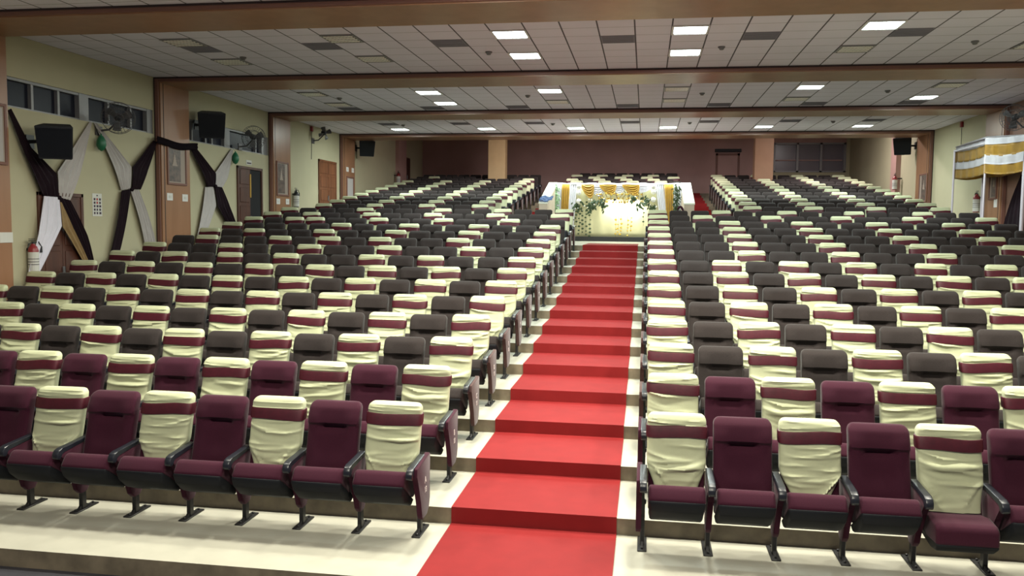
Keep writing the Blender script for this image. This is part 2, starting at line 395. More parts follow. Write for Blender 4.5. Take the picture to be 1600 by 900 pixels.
# sloping parapets of the entrance bay
for s, x0, x1, lab in ((-1, -3.28, -3.02, 'white sloping parapet wall left of the draped backdrop, small blue cloth on it'), (1, 1.14, 1.44, 'white sloping parapet wall right of the draped backdrop beside red stairs')):
    b = bmesh.new()
    prism_x(b, [(26.0, 2.27), (26.0, 3.48), (28.75, 4.24), (28.75, 2.27)], x0, x1, 0.0)
    t = bmesh.new(); prism_x(t, [(25.98, 3.48), (25.98, 3.53), (28.76, 4.29), (28.76, 4.24)], x0-0.015, x1+0.015, 0.006)
    o = obj('parapet_wall', b, M['parapetfront']); tag(o, lab, 'parapet wall'); obj('coping', t, M['concrete'], o)
# retaining wall behind the drapes
tag(obj('retaining_wall', boxbm((-3.29, 28.75, 2.2), (1.44, 28.9, 4.14)), M['parapetfront']), 'low retaining wall behind the white and gold drapes', 'wall', kind='structure')
for x in (-3.29, 1.14):
    tag(obj('trim_6' if x < 0 else 'trim_7', boxbm((x, 28.9, 2.2), (x+0.3, YBACK, 4.14)), M['parapetfront']), kind='structure')
tag(obj('skirting_plinth', boxbm((-3.0, 28.5, RISE*15+0.02), (1.12, 28.74, 2.46), 0.004), M['iron']), 'black plinth along the foot of the decorated backdrop', 'plinth')

# ------------------------------------------------------------------ ceiling fittings
def troffer_mesh(lit):
    fr = bmesh.new()
    for a, b in (((-.3, -.3), (.3, -.27)), ((-.3, .27), (.3, .3)), ((-.3, -.27), (-.27, .27)), ((.27, -.27), (.3, .27))):
        box(fr, (a[0], a[1], -0.02), (b[0], b[1], 0.0))
    tubes = bmesh.new()
    if lit: 
        for k in range(4): box(tubes, (-.262, -.245+.125*k, -0.014), (.262, -.13+.125*k, -0.002), 0.004)
    else:
        for k in range(4): box(tubes, (-.262, -.228+.125*k, -0.026), (.262, -.172+.125*k, -0.014), 0.004)  # bright bars, broadened and lowered, stand in for reflections in the louvre
    lv = bmesh.new()
    if lit:
        for k in range(9): box(lv, (-.262+k*.0645, -.262, -0.022), (-.258+k*.0645, .262, -0.004))
    else:
        for k in range(5): box(lv, (-.262, -.262+k*.128, -0.022), (.262, -.256+k*.128, -0.002))
        for k in range(9): box(lv, (-.262+k*.0645, -.262, -0.022), (-.258+k*.0645, .262, -0.004))
    return fr, tubes, lv
fr, tb, lv = troffer_mesh(True); T_LIT = (mesh('fitting_frame', fr, M['white']), mesh('fluorescent_tubes', tb, M['lit']), mesh('louvre', lv, M['louvre']))
fr, tb, lv = troffer_mesh(False); T_OFF = (mesh('fitting_frame', fr, M['alu']), mesh('fluorescent_tubes', tb, M['tubeglint']), mesh('louvre', lv, M['louvre']))
OFF = {14.4: [-13.5, -8.5, 11.5], 16.2: [-13.5, -8.5, 6.5, 11.5], 20.4: [-13.5, 1.5, 11.5], 22.2: [-13.5, -3.5, 1.5, 6.5]}
ORD = ['first', 'second', 'third', 'fourth', 'fifth', 'sixth', 'seventh', 'eighth', 'ninth', 'tenth', 'eleventh', 'twelfth', 'thirteenth', 'fourteenth', 'fifteenth', 'sixteenth']
COLS = [-13.5, -8.5, -3.5, 1.5, 6.5, 11.5]
BAY = {14.4: 'front rank of nearest full bay', 16.2: 'rear rank of nearest full bay',
       20.4: 'front rank of middle bay', 22.2: 'rear rank of middle bay', 28.1: 'farthest bay'}
for d, T, st in ((LIT, T_LIT, 'lit white'), (OFF, T_OFF, 'unlit')):
    for yy, ns in d.items():
        for n in ns:
            e = empty('ceiling_light', (TX(n), yy, ZC), '%s square ceiling light, %s from left, %s' % (st, ORD[COLS.index(n)], BAY[yy]), 'ceiling light', 'square fluorescent ceiling lights')
            for nm, me in zip(('fitting_frame', 'fluorescent_tubes', 'louvre'), T): link(nm, me, e)
for yy, ns in FRONT_LIT.items():
    for n in ns:
        e = empty('ceiling_light', (TX(n), yy, ZC), 'lit ceiling light above the front rows before the first beam', 'ceiling light', 'ceiling lights before the first beam')
        for nm, me in zip(('fitting_frame', 'fluorescent_tubes', 'louvre'), T_LIT): link(nm, me, e)
# grey vent panels
v = bmesh.new(); box(v, (-.29, -.29, -0.006), (.29, .29, 0.0))
for k in range(7): box(v, (-.27, -.25+k*.08, -0.012), (.27, -.22+k*.08, -0.005))
VM = mesh('ceiling_vent', v, M['ventgrey'])
for yy, nm in ((15.0, 'nearest visible'), (23.1, 'middle'), (26.7, 'farthest')):
    for i, n in enumerate((-13.5, -9.5, -5.5, -.5, 3.5, 7.5, 11.5)):
        o = link('ceiling_vent', VM, None, (TX(n), yy, ZC))
        tag(o, 'dark grey square vent, %s from the left in the %s ceiling bay' % (ORD[i], nm), 'ceiling vent', 'square grey ceiling vents')
s_ = bmesh.new(); lathe(s_, [(0.001, -0.06), (0.035, -0.058), (0.05, -0.03), (0.065, -0.02), (0.065, 0)], 14)
SM = mesh('smoke_detector', s_, M['fanblade'], True)
for yy, nm in ((15.8, 'nearest visible'), (21.1, 'middle'), (26.9, 'farthest')):
    for i, x in enumerate((-7.9, -2.98, 1.28, 5.53)):
        o = link('smoke_detector', SM, None, (x, yy, ZC)); tag(o, 'small round smoke detector, %s from the left in the %s ceiling bay' % (ORD[i], nm), 'smoke detector', 'ceiling smoke detectors')

# ------------------------------------------------------------------ theatre seats
SEAT_Y0 = 7.30                      # y of the first row's standards
BW = 0.247                          # half width of a back
def lean(z): return -0.035 + (z-0.46)*0.27
def loft(bm, levels, n, disp=None, mi=0, caps=True):
    """levels: (z, half width, half thickness, y centre); cross section is a rounded box"""
    rings = []
    for li, (z, hw, ht, yc) in enumerate(levels):
        ring = []
        for k in range(n):
            t = 2*PI*(k+0.5)/n
            c, s = math.cos(t), math.sin(t)
            x = hw*math.copysign(abs(c)**0.42, c); y = ht*math.copysign(abs(s)**0.5, s)
            dy = disp(x, z, y < 0, x/max(hw, 1e-4)) if disp else 0
            ring.append(bm.verts.new((x, yc+y+dy, z)))
        rings.append(ring)
    for a, b in zip(rings, rings[1:]):
        for k in range(n):
            f = bm.faces.new((a[k], a[(k+1) % n], b[(k+1) % n], b[k])); f.material_index = mi
    if caps:
        for q in (rings[0][::-1], rings[-1]):
            f = bm.faces.new(q); f.material_index = mi
def back_levels(z0, z1, hw, ht, r=0.07, nz=14, top=True, nt=5):
    L = []
    zt = z1-r if top else z1
    for i in range(nz+1):
        z = z0+(zt-z0)*i/nz; L.append((z, hw, ht, lean(z)))
    if top:
        for i in range(1, nt+1):
            a = PI/2*i/nt*0.97; z = z1-r+r*math.sin(a)
            L.append((z, hw-r*0.9*(1-math.cos(a)), ht*(0.30+0.70*math.cos(a)), lean(z)))
    return L
def sm(a, b, t):
    t = max(0, min(1, (t-a)/(b-a))); return t*t*(3-2*t)
def back_disp(x, z, front, xn):
    if not front: return 0.012*sm(0.5, 0.9, z)*0
    hr = 0.030*sm(0.93, 0.965, z)*(1-sm(1.08, 1.15, z))*1.0        # head roll above the crease
    cen = 1-sm(0.42, 0.62, abs(xn))                                  # recessed centre
    d = -hr*0.9 - 0.018*(1-cen)*(1-sm(1.0, 1.1, z))
    d += 0.042*cen*math.exp(-((z-0.915)/0.022)**2)
    d += 0.012*cen*sm(0.86, 0.90, z)*(1-sm(0.93, 0.95, z))
    d += -0.012*math.exp(-((z-0.62)/0.09)**2)*cen
    return d
def make_back(n=36, nz=26):
    bm = bmesh.new(); loft(bm, back_levels(0.44, 1.145, BW, 0.052, 0.06, nz, True, 6), n, back_disp); return bm
def cover_disp(seed):
    R = random.Random(seed)
    folds = [(R.uniform(0.60, 0.94), R.uniform(-0.5, 0.5), R.uniform(0.011, 0.021), R.uniform(0.010, 0.020), R.uniform(-0.06, 0.06)) for _ in range(11)]
    diag = [(R.choice((-1, 1)), R.uniform(0.0, 0.28), R.uniform(0.007, 0.012)) for _ in range(6)]
    caps = [(R.uniform(1.05, 1.14), R.uniform(-0.25, 0.25), R.uniform(0.005, 0.010)) for _ in range(4)]
    def d(x, z, front, xn):
        if not front: return 0.0
        v = -0.010*sm(1.065, 1.09, z)
        for z0, x0, w, a, sl in folds:
            v -= a*math.exp(-((z-z0-sl*xn-0.03*(xn-x0)**2)/w)**2)*math.exp(-((xn-x0)/0.75)**2)
        for s, off, a in diag:
            q = (z-0.46) - (abs(xn-s*0.1)-off)*0.42
            v -= a*math.exp(-(q/0.019)**2)*(1-sm(0.66, 0.76, z))*(1 if xn*s > 0 else 0.2)
        for z0, sl, a in caps:
            v -= a*math.exp(-((z-z0-sl*xn*0.1)/0.008)**2)
        return max(v, -0.034+0.25*(v+0.034)) if v < -0.034 else v
    return d
def cover_levels(narrow, nz=30, nt=6):
    L = []
    r = 0.065; z1 = 1.160
    for i in range(nz+1):
        z = 0.485+(z1-r-0.485)*i/nz
        hw = BW+0.007 - narrow*(1-sm(0.50, 0.76, z))
        ht = 0.062 - 0.004*(1-sm(0.5, 0.7, z))
        L.append((z, hw, ht, lean(z)-0.004))
    for i in range(1, nt+1):
        a = PI/2*i/nt*0.97; z = z1-r+r*math.sin(a)
        L.append((z, BW+0.007-r*0.8*(1-math.cos(a)), 0.062*(0.35+0.65*math.cos(a)), lean(z)-0.004))
    return L
def make_cover(seed, narrow, n=56, nz=74, nt=8):
    bm = bmesh.new(); loft(bm, cover_levels(narrow, nz, nt), n, cover_disp(seed)); return bm
def make_sash(seed, n=36):
    R = random.Random(seed+50); a1, p1, a2 = R.uniform(0.002, 0.007), R.uniform(0, 6), R.uniform(-0.008, 0.008)
    bm = bmesh.new()
    zz = [(0.965, .0), (0.968, .007), (0.99, .0095), (1.02, .009), (1.045, .0095), (1.064, .007), (1.067, .0)]
    rings = []
    for z, e in zz:
        ring = []
        for k in range(n):
            t = 2*PI*(k+0.5)/n; c, s = math.cos(t), math.sin(t)
            xn = math.copysign(abs(c)**0.42, c)
            zz_ = z + a1*math.sin(3*xn+p1) + a2*xn*(1 if s < 0 else 0.5)
            x = (BW+0.009+e)*xn; y = (0.066+e)*math.copysign(abs(s)**0.5, s)
            if s < 0: y -= 0.006
            ring.append(bm.verts.new((x, lean(zz_)-0.004+y, zz_)))
        rings.append(ring)
    for a, b in zip(rings, rings[1:]):
        for k in range(n): bm.faces.new((a[k], a[(k+1) % n], b[(k+1) % n], b[k]))
    return bm
PIV = (0.0, 0.40)
def rot(bm, ang):
    PIV = (0.0, 0.385 if ang == 0 else 0.335)
    c, s = math.cos(ang), math.sin(ang)
    for v in bm.verts:
        y, z = v.co.y, v.co.z
        v.co.y = PIV[0] + y*c + z*s; v.co.z = PIV[1] - y*s + z*c
TIP = math.radians(34)
def make_cushion(ang, bev=0.028, seg=3):
    bm = bmesh.new()
    prism_x(bm, [(-.02, -.03), (-.02, .085), (-.20, .105), (-.385, .10), (-.43, .065), (-.44, -.06), (-.40, -.07), (-.2, -.06)], -.236, .236, bev, 0, seg)
    rot(bm, ang); return bm
def make_pan(ang):
    bm = bmesh.new()
    prism_x(bm, [(-.03, -.04), (-.43, -.048), (-.435, -.075), (-.37, -.13), (-.24, -.15), (-.04, -.11)], -.232, .232, 0.012, 0, 1)
    for v in bm.verts: v.co.x *= 1-0.9*max(0, -v.co.z-0.06)
    rot(bm, ang); return bm
def make_arm():
    bm = bmesh.new()
    prism_x(bm, [(-.375, .585), (-.395, .60), (-.395, .64), (-.37, .672), (-.32, .683), (.04, .712), (.06, .70), (.04, .672), (-.30, .650), (-.335, .635), (-.345, .60), (-.352, .585)], -.030, .030, 0.009, 0, 2)
    return bm
def make_leg():
    bm = bmesh.new()
    box(bm, (-.040, -.17, 0), (.040, .17, .014), 0.004)
    box(bm, (-.02, -.055, .01), (.02, .012, .42), 0.006)
    prism_x(bm, [(-.10, .012), (-.055, .05), (.02, .05), (.09, .012)], -.012, .012)
    prism_x(bm, [(-.05, .26), (.06, .30), (.09, .66), (.05, .69), (-.30, .66), (-.30, .63), (-.12, .45)], -.014, .014, 0.004, 0, 1)
    box(bm, (-.03, -.02, .37), (.03, .02, .41), 0.008)
    for yb in (-.13, .13): lathe(bm, [(0.011, 0), (0.011, .02), (0.006, .024)], 8, (0, yb, .008))
    return bm
PANEL = [(-.335, .60), (-.32, .655), (.09, .695), (.115, .66), (.10, .50), (.095, .34), (.075, .24), (.02, .175), (-.07, .17), (-.125, .22), (-.16, .33), (-.24, .50)]
PANEL_END = [(-.335, .60), (-.32, .672), (.10, .714), (.125, .70), (.115, .64), (.10, .50), (.11, .36), (.12, .29), (.09, .22), (.02, .165), (-.13, .16), (-.165, .20), (-.20, .34), (-.27, .52)]
def make_panel(end=False):
    bm = bmesh.new()
    prism_x(bm, PANEL_END if end else PANEL, -.024, .024, 0.008, 0, 2); return bm
def text_mesh(name, body, size, mt, ext=0.0015):
    c = bpy.data.curves.new(name, 'FONT'); c.body = body; c.size = size; c.align_x = 'CENTER'; c.align_y = 'CENTER'; c.extrude = ext
    o = bpy.data.objects.new(name, c); COL.objects.link(o)
    me = bpy.data.meshes.new_from_object(o); me.name = name
    bpy.data.objects.remove(o); me.materials.clear(); me.materials.append(mt); return me

A45 = math.radians(40)
def ms(name, bm, mt): return mesh(name, bm, mt, True, A45)
UP = {'burg': M['burg'], 'grey': M['grey']}
ME = {}
def make_inner():
    bm = bmesh.new()
    L = []
    for z in (0.44, 0.46, 0.6, 0.7, 0.8, 1.09): L.append((z, BW-0.006 if z < 0.75 else BW-0.03, 0.03, lean(z)+0.012))
    loft(bm, L, 24); return bm
for k, mt in UP.items():
    ME['back', k] = ms('backrest', make_back(), mt)
    ME['backin', k] = ms('backrest', make_inner(), mt)
    ME['cush', k] = ms('seat_cushion', make_cushion(TIP), mt)
    ME['cushdown', k] = ms('seat_cushion', make_cushion(0.0), mt)
    pm = M['burg'] if k == 'burg' else M['greypanel']
    ME['panel', k] = ms('side_panel', make_panel(), pm if k == 'burg' else M['grey'])
    ME['panelend', k] = ms('side_panel', make_panel(True), pm)
ME['pan'] = ms('seat_pan', make_pan(TIP), M['panblack']); ME['pandown'] = ms('seat_pan', make_pan(0.0), M['panblack'])
ME['arm'] = ms('armrest', make_arm(), M['black']); ME['leg'] = ms('leg', make_leg(), M['iron'])
NV = 7
for i in range(NV):
    ME['cover', i] = ms('seat_cover', make_cover(i+1, 0.03 if i in (2, 5) else 0.075+0.02*(i % 3)), M['cover'])
    ME['sash', i] = ms('sash', make_sash(i+1), M['sash'])
LET = 'ABCDEFGHIJKLMNOP'
for i in range(16):
    ME['let', i] = text_mesh('row_letter', LET[i], 0.085, M['white_paint'])
ME['num'] = text_mesh('seat_number', '13', 0.075, M['white_paint'])

def project(p):
    d = Vector(p)-Vector((0, 0, CZ)); t = d.dot(fw)
    return 800+F_PX*d.dot(rr)/t, 450-F_PX*d.dot(uu)/t
LCOV = {0: range(0, 16, 2), 1: range(0, 16, 2), 2: range(0, 16, 2), 3: range(0, 16, 2), 4: range(0, 16, 2), 5: range(0, 16, 2), 6: range(0, 16, 2),
        7: (0, 3, 5, 8, 10, 12, 14), 8: (0, 2, 5, 8, 11, 14), 9: (0, 3, 6, 8, 10, 13), 10: (0, 3, 6, 9, 12, 14), 11: (0, 3, 6, 9, 14),
        12: (2, 5, 8, 11, 12, 14), 13: (0, 3, 6, 9, 12, 14), 14: (0, 3, 6, 10, 14)}
RCOV = {**{r: range(0, 16, 2) for r in range(8)}, **{r: range(0, 15, 3) for r in range(8, 13)}, 13: (0, 2, 5, 8, 11, 14), 14: (0, 3, 6, 9, 12)}
LP = [.5635, .567, .571, .575, .580] + [.582]*10
RP = [.560, .562, .564, .565, .567] + [.573]*10
seats = []
for r in range(15):
    for k in range(15):
        for side in (-1, 1):
            p = (LP if side < 0 else RP)[r]
            x = (-1.97 - p*(k+0.5)) if side < 0 else (0.03 + p*(k+0.5))
            seats.append(dict(r=r, k=k, side=side, x=x, p=p, cov=k in (LCOV if side < 0 else RCOV)[r], n=15, blk='front'))
for r in range(15, 27):
    for j in range(10):
        seats.append(dict(r=r, k=j, side=-1, x=-4.90-.545*j, p=.545, cov=(j in (0, 3, 6, 9) and r <= 24) and not (r == 24 and j) or (r == 25 and j == 8), n=10, blk='rear'))
        seats.append(dict(r=r, k=j, side=1, x=2.99+.557*j, p=.557, cov=j in (0, 3, 6, 9), n=10, blk='rear'))
for r in range(23, 28):
    for j in range(8):
        o = 0.278 if r % 2 else 0
        cv = {23: (0, 2, 4, 6), 24: (0, 2, 4, 6), 25: (1, 3, 5, 7), 26: (0, 2, 4, 6), 27: ()}[r]
        seats.append(dict(r=r, k=j, side=1, x=-3.05+.556*j+o, p=.556, cov=j in cv, n=8, blk='centre'))
def vis(s):
    y = SEAT_Y0+ROW_D*s['r']; z = RISE*s['r']
    px, py = project((s['x'], y+0.1, z+0.9))
    w = 0.3*F_PX/y
    if s['blk'] == 'rear' and abs(y-36.3) < 0.75 and (-7.1 < s['x'] < -5.7 or 4.05 < s['x'] < 5.45): return False
    return -w < px < 1600+w
seats = [s for s in seats if vis(s)]
seats.sort(key=lambda s: (s['r'], abs(s['x'])))
near, far = seats[:300], seats[300:]
OW = ['first', 'second', 'third', 'fourth', 'fifth', 'sixth', 'seventh', 'eighth', 'ninth', 'tenth', 'eleventh', 'twelfth', 'thirteenth', 'fourteenth', 'fifteenth']
def standard(root, xb, up, end, row=None):
    """one armrest with its leg and side panel, shared with the neighbouring seat"""
    a = link('armrest', ME['arm'], root, (xb, 0, 0)); l = link('leg', ME['leg'], root, (xb, 0, 0))
    p = link('side_panel', ME['panelend' if end else 'panel', up], root, (xb + (0.034 if end == 1 else -0.034 if end == -1 else 0), 0, 0))
    if end == 1 and row is not None:
        for me, z, yo in ((ME['let', row], .50, -.05), (ME['num'], .41, -.045)):
            t = link(me.name.split('.')[0], me, p, (0.0255, yo, z)); t.rotation_euler = (PI/2, 0, PI/2)
    return p
RS = random.Random(11)
for s in near:
    r, side, k = s['r'], s['side'], s['k']
    up = 'burg' if r < 2 else 'grey'
    kind = 'cream covered theatre seat' if s['cov'] else ('bare burgundy theatre seat' if up == 'burg' else 'bare grey brown theatre seat')
    where = 'on the centre aisle' if k == 0 else OW[k]+' from the centre aisle'
    bname = 'left' if side < 0 else 'right'
    down = (r == 0 and side > 0 and k == 4)
    lab = '%s, %s, %s row, %s block' % (kind, where, OW[r], bname)
    if down: lab = 'cream covered theatre seat with its cushion folded down, front row, right block'
    root = empty('theatre_seat', (s['x'], SEAT_Y0+ROW_D*r+(0.03 if side > 0 else -0.02), RISE*r), lab, 'seat', 'theatre seats in the %s block' % bname)
    b = link('backrest', ME['backin' if s['cov'] else 'back', up], root)
    c = link('seat_cushion', ME['cushdown' if down else 'cush', up], root); link('seat_pan', ME['pandown' if down else 'pan'], c)
    if s['cov']:
        i = (k*3+r*5+(side > 0)) % NV
        if r == 0: i = {-1: {0: 2, 2: 0, 4: 1, 6: 2}, 1: {0: 3, 2: 1, 4: 5}}[side].get(k, i)
        cv = link('seat_cover', ME['cover', i], root); cv.rotation_euler = (0, math.radians(RS.uniform(-.5, .5)), 0)
        link('sash', ME['sash', i], cv)
    h = s['p']/2
    inner = -side*h                                     # the side nearer the centre aisle
    standard(root, inner, up, (-side if k == 0 else 0), r if k == 0 else None)
    if k == s['n']-1: standard(root, -inner, up, side)

# the remaining, farther seats as one mass of seating
def far_parts():
    P = {}
    P['back'] = make_back(16, 7); P['cover'] = make_cover(3, 0.05, 16, 9, 3); P['sash'] = make_sash(2, 16)
    c = bmesh.new(); prism_x(c, [(-.02, -.03), (-.02, .085), (-.40, .10), (-.43, -.045)], -.236, .236, 0.02, 0, 1); rot(c, math.radians(62)); P['cush'] = c
    q = bmesh.new(); prism_x(q, [(-.03, -.04), (-.43, -.05), (-.22, -.17), (-.04, -.13)], -.22, .22); rot(q, math.radians(62)); P['pan'] = q
    a = bmesh.new(); prism_x(a, [(-.38, .60), (-.37, .672), (.10, .715), (.10, .67)], -.031, .031, .006, 0, 1); P['arm'] = a
    l = bmesh.new(); box(l, (-.035, -.17, 0), (.035, .17, .014)); box(l, (-.02, -.055, .01), (.02, .012, .42)); P['leg'] = l
    p = bmesh.new(); prism_x(p, PANEL, -.024, .024); P['panel'] = p
    out = {}
    for k, b in P.items():
        b.verts.index_update(); out[k] = ([tuple(v.co) for v in b.verts], [tuple(v.index for v in f.verts) for f in b.faces]); b.free()
    return out
FP = far_parts()
MI = {'back': 0, 'cover': 1, 'sash': 2, 'cush': 0, 'pan': 3, 'arm': 3, 'leg': 4, 'panel': 5}
V, Fc, mi = [], [], []
def put(k, x, y, z):
    vs, fs = FP[k]; o = len(V)
    V.extend((a+x, b+y, c+z) for a, b, c in vs)
    Fc.extend(tuple(i+o for i in f) for f in fs); mi.extend([MI[k]]*len(fs))
for s in far:
    y = SEAT_Y0+ROW_D*s['r']; z = RISE*s['r']; h = s['p']/2
    for k in (('back', 'cush', 'pan') if not s['cov'] else ('cover', 'sash', 'cush', 'pan')): put(k, s['x'], y, z)
    for xb in ([-h] if s['k'] < s['n']-1 and s['side'] > 0 else [h] if s['k'] < s['n']-1 else [-h, h]):
        for k in ('arm', 'leg', 'panel'): put(k, s['x']+xb, y, z)
me = bpy.data.meshes.new('theatre_seats'); me.from_pydata(V, [], Fc)
for mt in (M['grey'], M['cover'], M['sash'], M['black'], M['iron'], M['greypanel']): me.materials.append(mt)
me.polygons.foreach_set('material_index', mi); me.polygons.foreach_set('use_smooth', [True]*len(mi)); me.update()
try: me.set_sharp_from_angle(angle=A45)
except Exception: pass
o = bpy.data.objects.new('theatre_seats', me); COL.objects.link(o)
tag(o, 'farther rows of grey and cream covered theatre seats rising to the back wall', 'seats', kind='stuff')

# ------------------------------------------------------------------ things on the side walls
def speaker_box(x, y, z, s, w, label, tilt=0.22, yaw=0.5):
    """s=+1 on the left wall (faces the room), -1 on the right wall"""
    root = empty('wall_speaker', (x, y, z), label, 'speaker', 'black wall loudspeakers')
    h, d = w*0.95, w*0.62
    bm = bmesh.new()
    # tapered cabinet, wider at its front (local -y) face
    A = [(-w/2, -d/2), (w/2, -d/2), (w*.36, d/2), (-w*.36, d/2)]
    lo = [bm.verts.new((a*0.88, b*0.95, -h/2)) for a, b in A]; hi = [bm.verts.new((a, b, h/2)) for a, b in A]
    bm.faces.new(lo[::-1]); bm.faces.new(hi)
    for i in range(4): bm.faces.new((lo[i], lo[(i+1) % 4], hi[(i+1) % 4], hi[i]))
    bmesh.ops.bevel(bm, geom=list(bm.edges), offset=0.012, segments=2, affect='EDGES')
    c = obj('cabinet', bm, M['spk'], root)
    g = bmesh.new(); G = [g.verts.new(p) for p in ((-w*.42, -d/2-.008, -h*.44), (w*.42, -d/2-.008, -h*.44), (w*.46, -d/2-.006, h*.44), (-w*.46, -d/2-.006, h*.44))]
    g.faces.new(G); bmesh.ops.solidify(g, geom=list(g.faces), thickness=0.01); gr = obj('grille', g, M['black'], c)
    c.rotation_euler = (tilt, 0, s*yaw)
    b = bmesh.new(); X = -s*(abs(x-(XL if s > 0 else XR)))
    box(b, (0, -.03, -.03), (X, .03, .03)); box(b, (X, -.1, -.12), (X+s*.02, .1, .12))
    obj('bracket', b, M['iron'], root)
speaker_box(-10.50, 13.80, 4.22, 1, 0.62, 'black loudspeaker on the left wall under the nearest window band')
speaker_box(-10.62, 19.55, 5.20, 1, 0.66, 'black loudspeaker in front of the second window band on the left wall')
speaker_box(-10.62, 31.20, 5.70, 1, 0.62, 'small black loudspeaker on the far left wall beyond the last pier')
speaker_box(8.82, 31.35, 5.72, -1, 0.62, 'small black loudspeaker on the far right wall beyond the last pier')

def wall_fan(x, y, z, s, r, label, yaw=0.7, cage=True, nb=3):
    root = empty('wall_fan', (x, y, z), label, 'fan', 'caged wall fans')
    hd = empty('fan_head', (0, 0, 0)); hd.parent = root
    for ch in (): pass
    rotm = Matrix.Rotation(s*yaw, 4, 'Z') @ Matrix.Rotation(0.25, 4, 'X')
    def fin(bm):
        bmesh.ops.transform(bm, matrix=rotm, verts=bm.verts); return bm
    if cage:
        bm = bmesh.new()
        for yy, q in ((-.07, 1.0), (.05, 1.0), (-.11, .62), (.09, .6), (-.125, .3)):
            pts = [(r*q*math.cos(2*PI*k/28), yy, r*q*math.sin(2*PI*k/28)) for k in range(29)]
            tube(bm, pts, 0.006, 5)
        for k in range(28):
            a = 2*PI*k/28
            tube(bm, [(.03*math.cos(a), -.13, .03*math.sin(a)), (r*.62*math.cos(a), -.11, r*.62*math.sin(a)), (r*math.cos(a), -.07, r*math.sin(a)), (r*math.cos(a), .05, r*math.sin(a)), (r*.4*math.cos(a), .10, r*.4*math.sin(a))], 0.0028, 4)
        obj('guard', fin(bm), M['fan'], root)
    bm = bmesh.new()
    for b in range(nb):
        a0 = 2*PI*b/nb+0.4
        def fn(u, v, a0=a0):
            rad = .05+(r*.86-.05)*v; a = a0+(u-.5)*(1.0-.35*v)
            return (rad*math.cos(a), -.03+(u-.5)*.07, rad*math.sin(a))
        sheet(bm, fn, 6, 6)
    bmesh.ops.solidify(bm, geom=list(bm.faces), thickness=0.006)
    obj('blades', fin(bm), M['fanblade'], root, smooth=True)
    bm = bmesh.new(); lathe(bm, [(0.02, -.06), (.055, -.04), (.075, .02), (.075, .14), (.05, .20), (.02, .21)], 16)
    bmesh.ops.transform(bm, matrix=Matrix.Rotation(-PI/2, 4, 'X'), verts=bm.verts)
    obj('motor', fin(bm), M['spk'], root, smooth=True)
    bm = bmesh.new(); X = -s*abs(x-(XL if s > 0 else XR))
    tube(bm, [(-s*.08, .12, -.05), (X*.6, .12, -.22), (X, .05, -.25)], 0.02); box(bm, (X, -.05, -.34), (X+s*.03, .15, -.16))
    obj('wall_bracket', bm, M['fan'], root)
    bpy.data.objects.remove(hd)
wall_fan(-10.55, 15.70, 4.88, 1, 0.31, 'caged wall fan in front of the nearest left window band')
wall_fan(-10.60, 21.75, 5.12, 1, 0.31, 'caged wall fan in front of the second left window band')
wall_fan(-10.60, 26.90, 5.80, 1, 0.26, 'wall fan near the ceiling above the brown carved door', cage=False, nb=4)
wall_fan(8.80, 22.35, 5.55, -1, 0.31, 'caged wall fan on the right wall at the picture edge')

def junction(x, y, z, s, label, drop):
    root = empty('cable_box', (x, y, z), label, 'cable box', 'wall cable boxes')
    b = bmesh.new(); box(b, (0, -.06, -.08), (s*.07, .06, .08), .008); obj('box_body', b, M['extred'], root)
    t = bmesh.new(); tube(t, [(s*.03, 0, -.07), (s*.015, .04, -drop*.5), (s*.015, 0, -drop)], .008, 6); obj('cable', t, M['fan'], root)
    if drop > 1:
        b = bmesh.new(); box(b, (0, -.07, -drop-.12), (s*.05, .07, -drop), .006); obj('switch_box', b, M['iron'], root)
junction(XL, 26.8, 5.93, 1, 'small box with hanging cable high on the left wall by the fan', 1.0)
junction(XR, 26.96, 5.93, -1, 'small box with hanging cable high on the right wall', 0.9)

def extinguisher(x, y, z, s, label, body='extred'):
    root = empty('fire_extinguisher', (x, y, z), label, 'fire extinguisher', 'wall fire extinguishers')
    b = bmesh.new(); lathe(b, [(.05, 0), (.085, .012), (.088, .05), (.088, .40), (.07, .46), (.035, .50), (.03, .52)], 18)
    c = obj('cylinder', b, M[body], root, smooth=True, auto=A45)
    l = bmesh.new(); lathe(l, [(.0895, .03), (.0895, .37)], 18); obj('label_sleeve', l, M['paper'], c)
    for zz in (.19, .24, .14):
        q = bmesh.new(); lathe(q, [(.0905, zz), (.0905, zz+.012)], 18); obj('print_line', q, M['ink'], c)
    h = bmesh.new(); box(h, (-.02, -.02, .51), (.02, .02, .56), .004); box(h, (-.012, -.10, .57), (.012, .06, .585), .004); box(h, (-.012, -.10, .60), (.012, .05, .612), .004)
    obj('handle', h, M['iron'], root)
    t = bmesh.new(); tube(t, [(0, .02, .54), (.01, .13, .55), (.02, .19, .46), (.02, .18, .36)], [.012, .012, .014, .022], 8)
    tube(t, [(0, -.02, .54), (.0, -.11, .52), (.0, -.13, .45)], .010, 8); obj('hose', t, M['iron'], root)
    w = bmesh.new(); X = -s*(abs(x-(XL if s > 0 else XR))); box(w, (X, -.02, .40), (-s*.07, .02, .44)); obj('wall_hook', w, M['iron'], root)
extinguisher(-10.92, 13.66, 1.86, 1, 'red fire extinguisher hanging by the white drape near the first pier')
extinguisher(-10.92, 25.30, 3.30, 1, 'dark fire extinguisher just behind the second left pier', 'iron')
extinguisher(-10.85, 36.2, 4.55, 1, 'fire extinguisher in the far left rear corner')
extinguisher(9.10, 25.30, 3.30, -1, 'fire extinguisher on the right wall behind the canopy')
extinguisher(8.98, 32.8, 4.25, -1, 'red fire extinguisher in the far right rear corner')

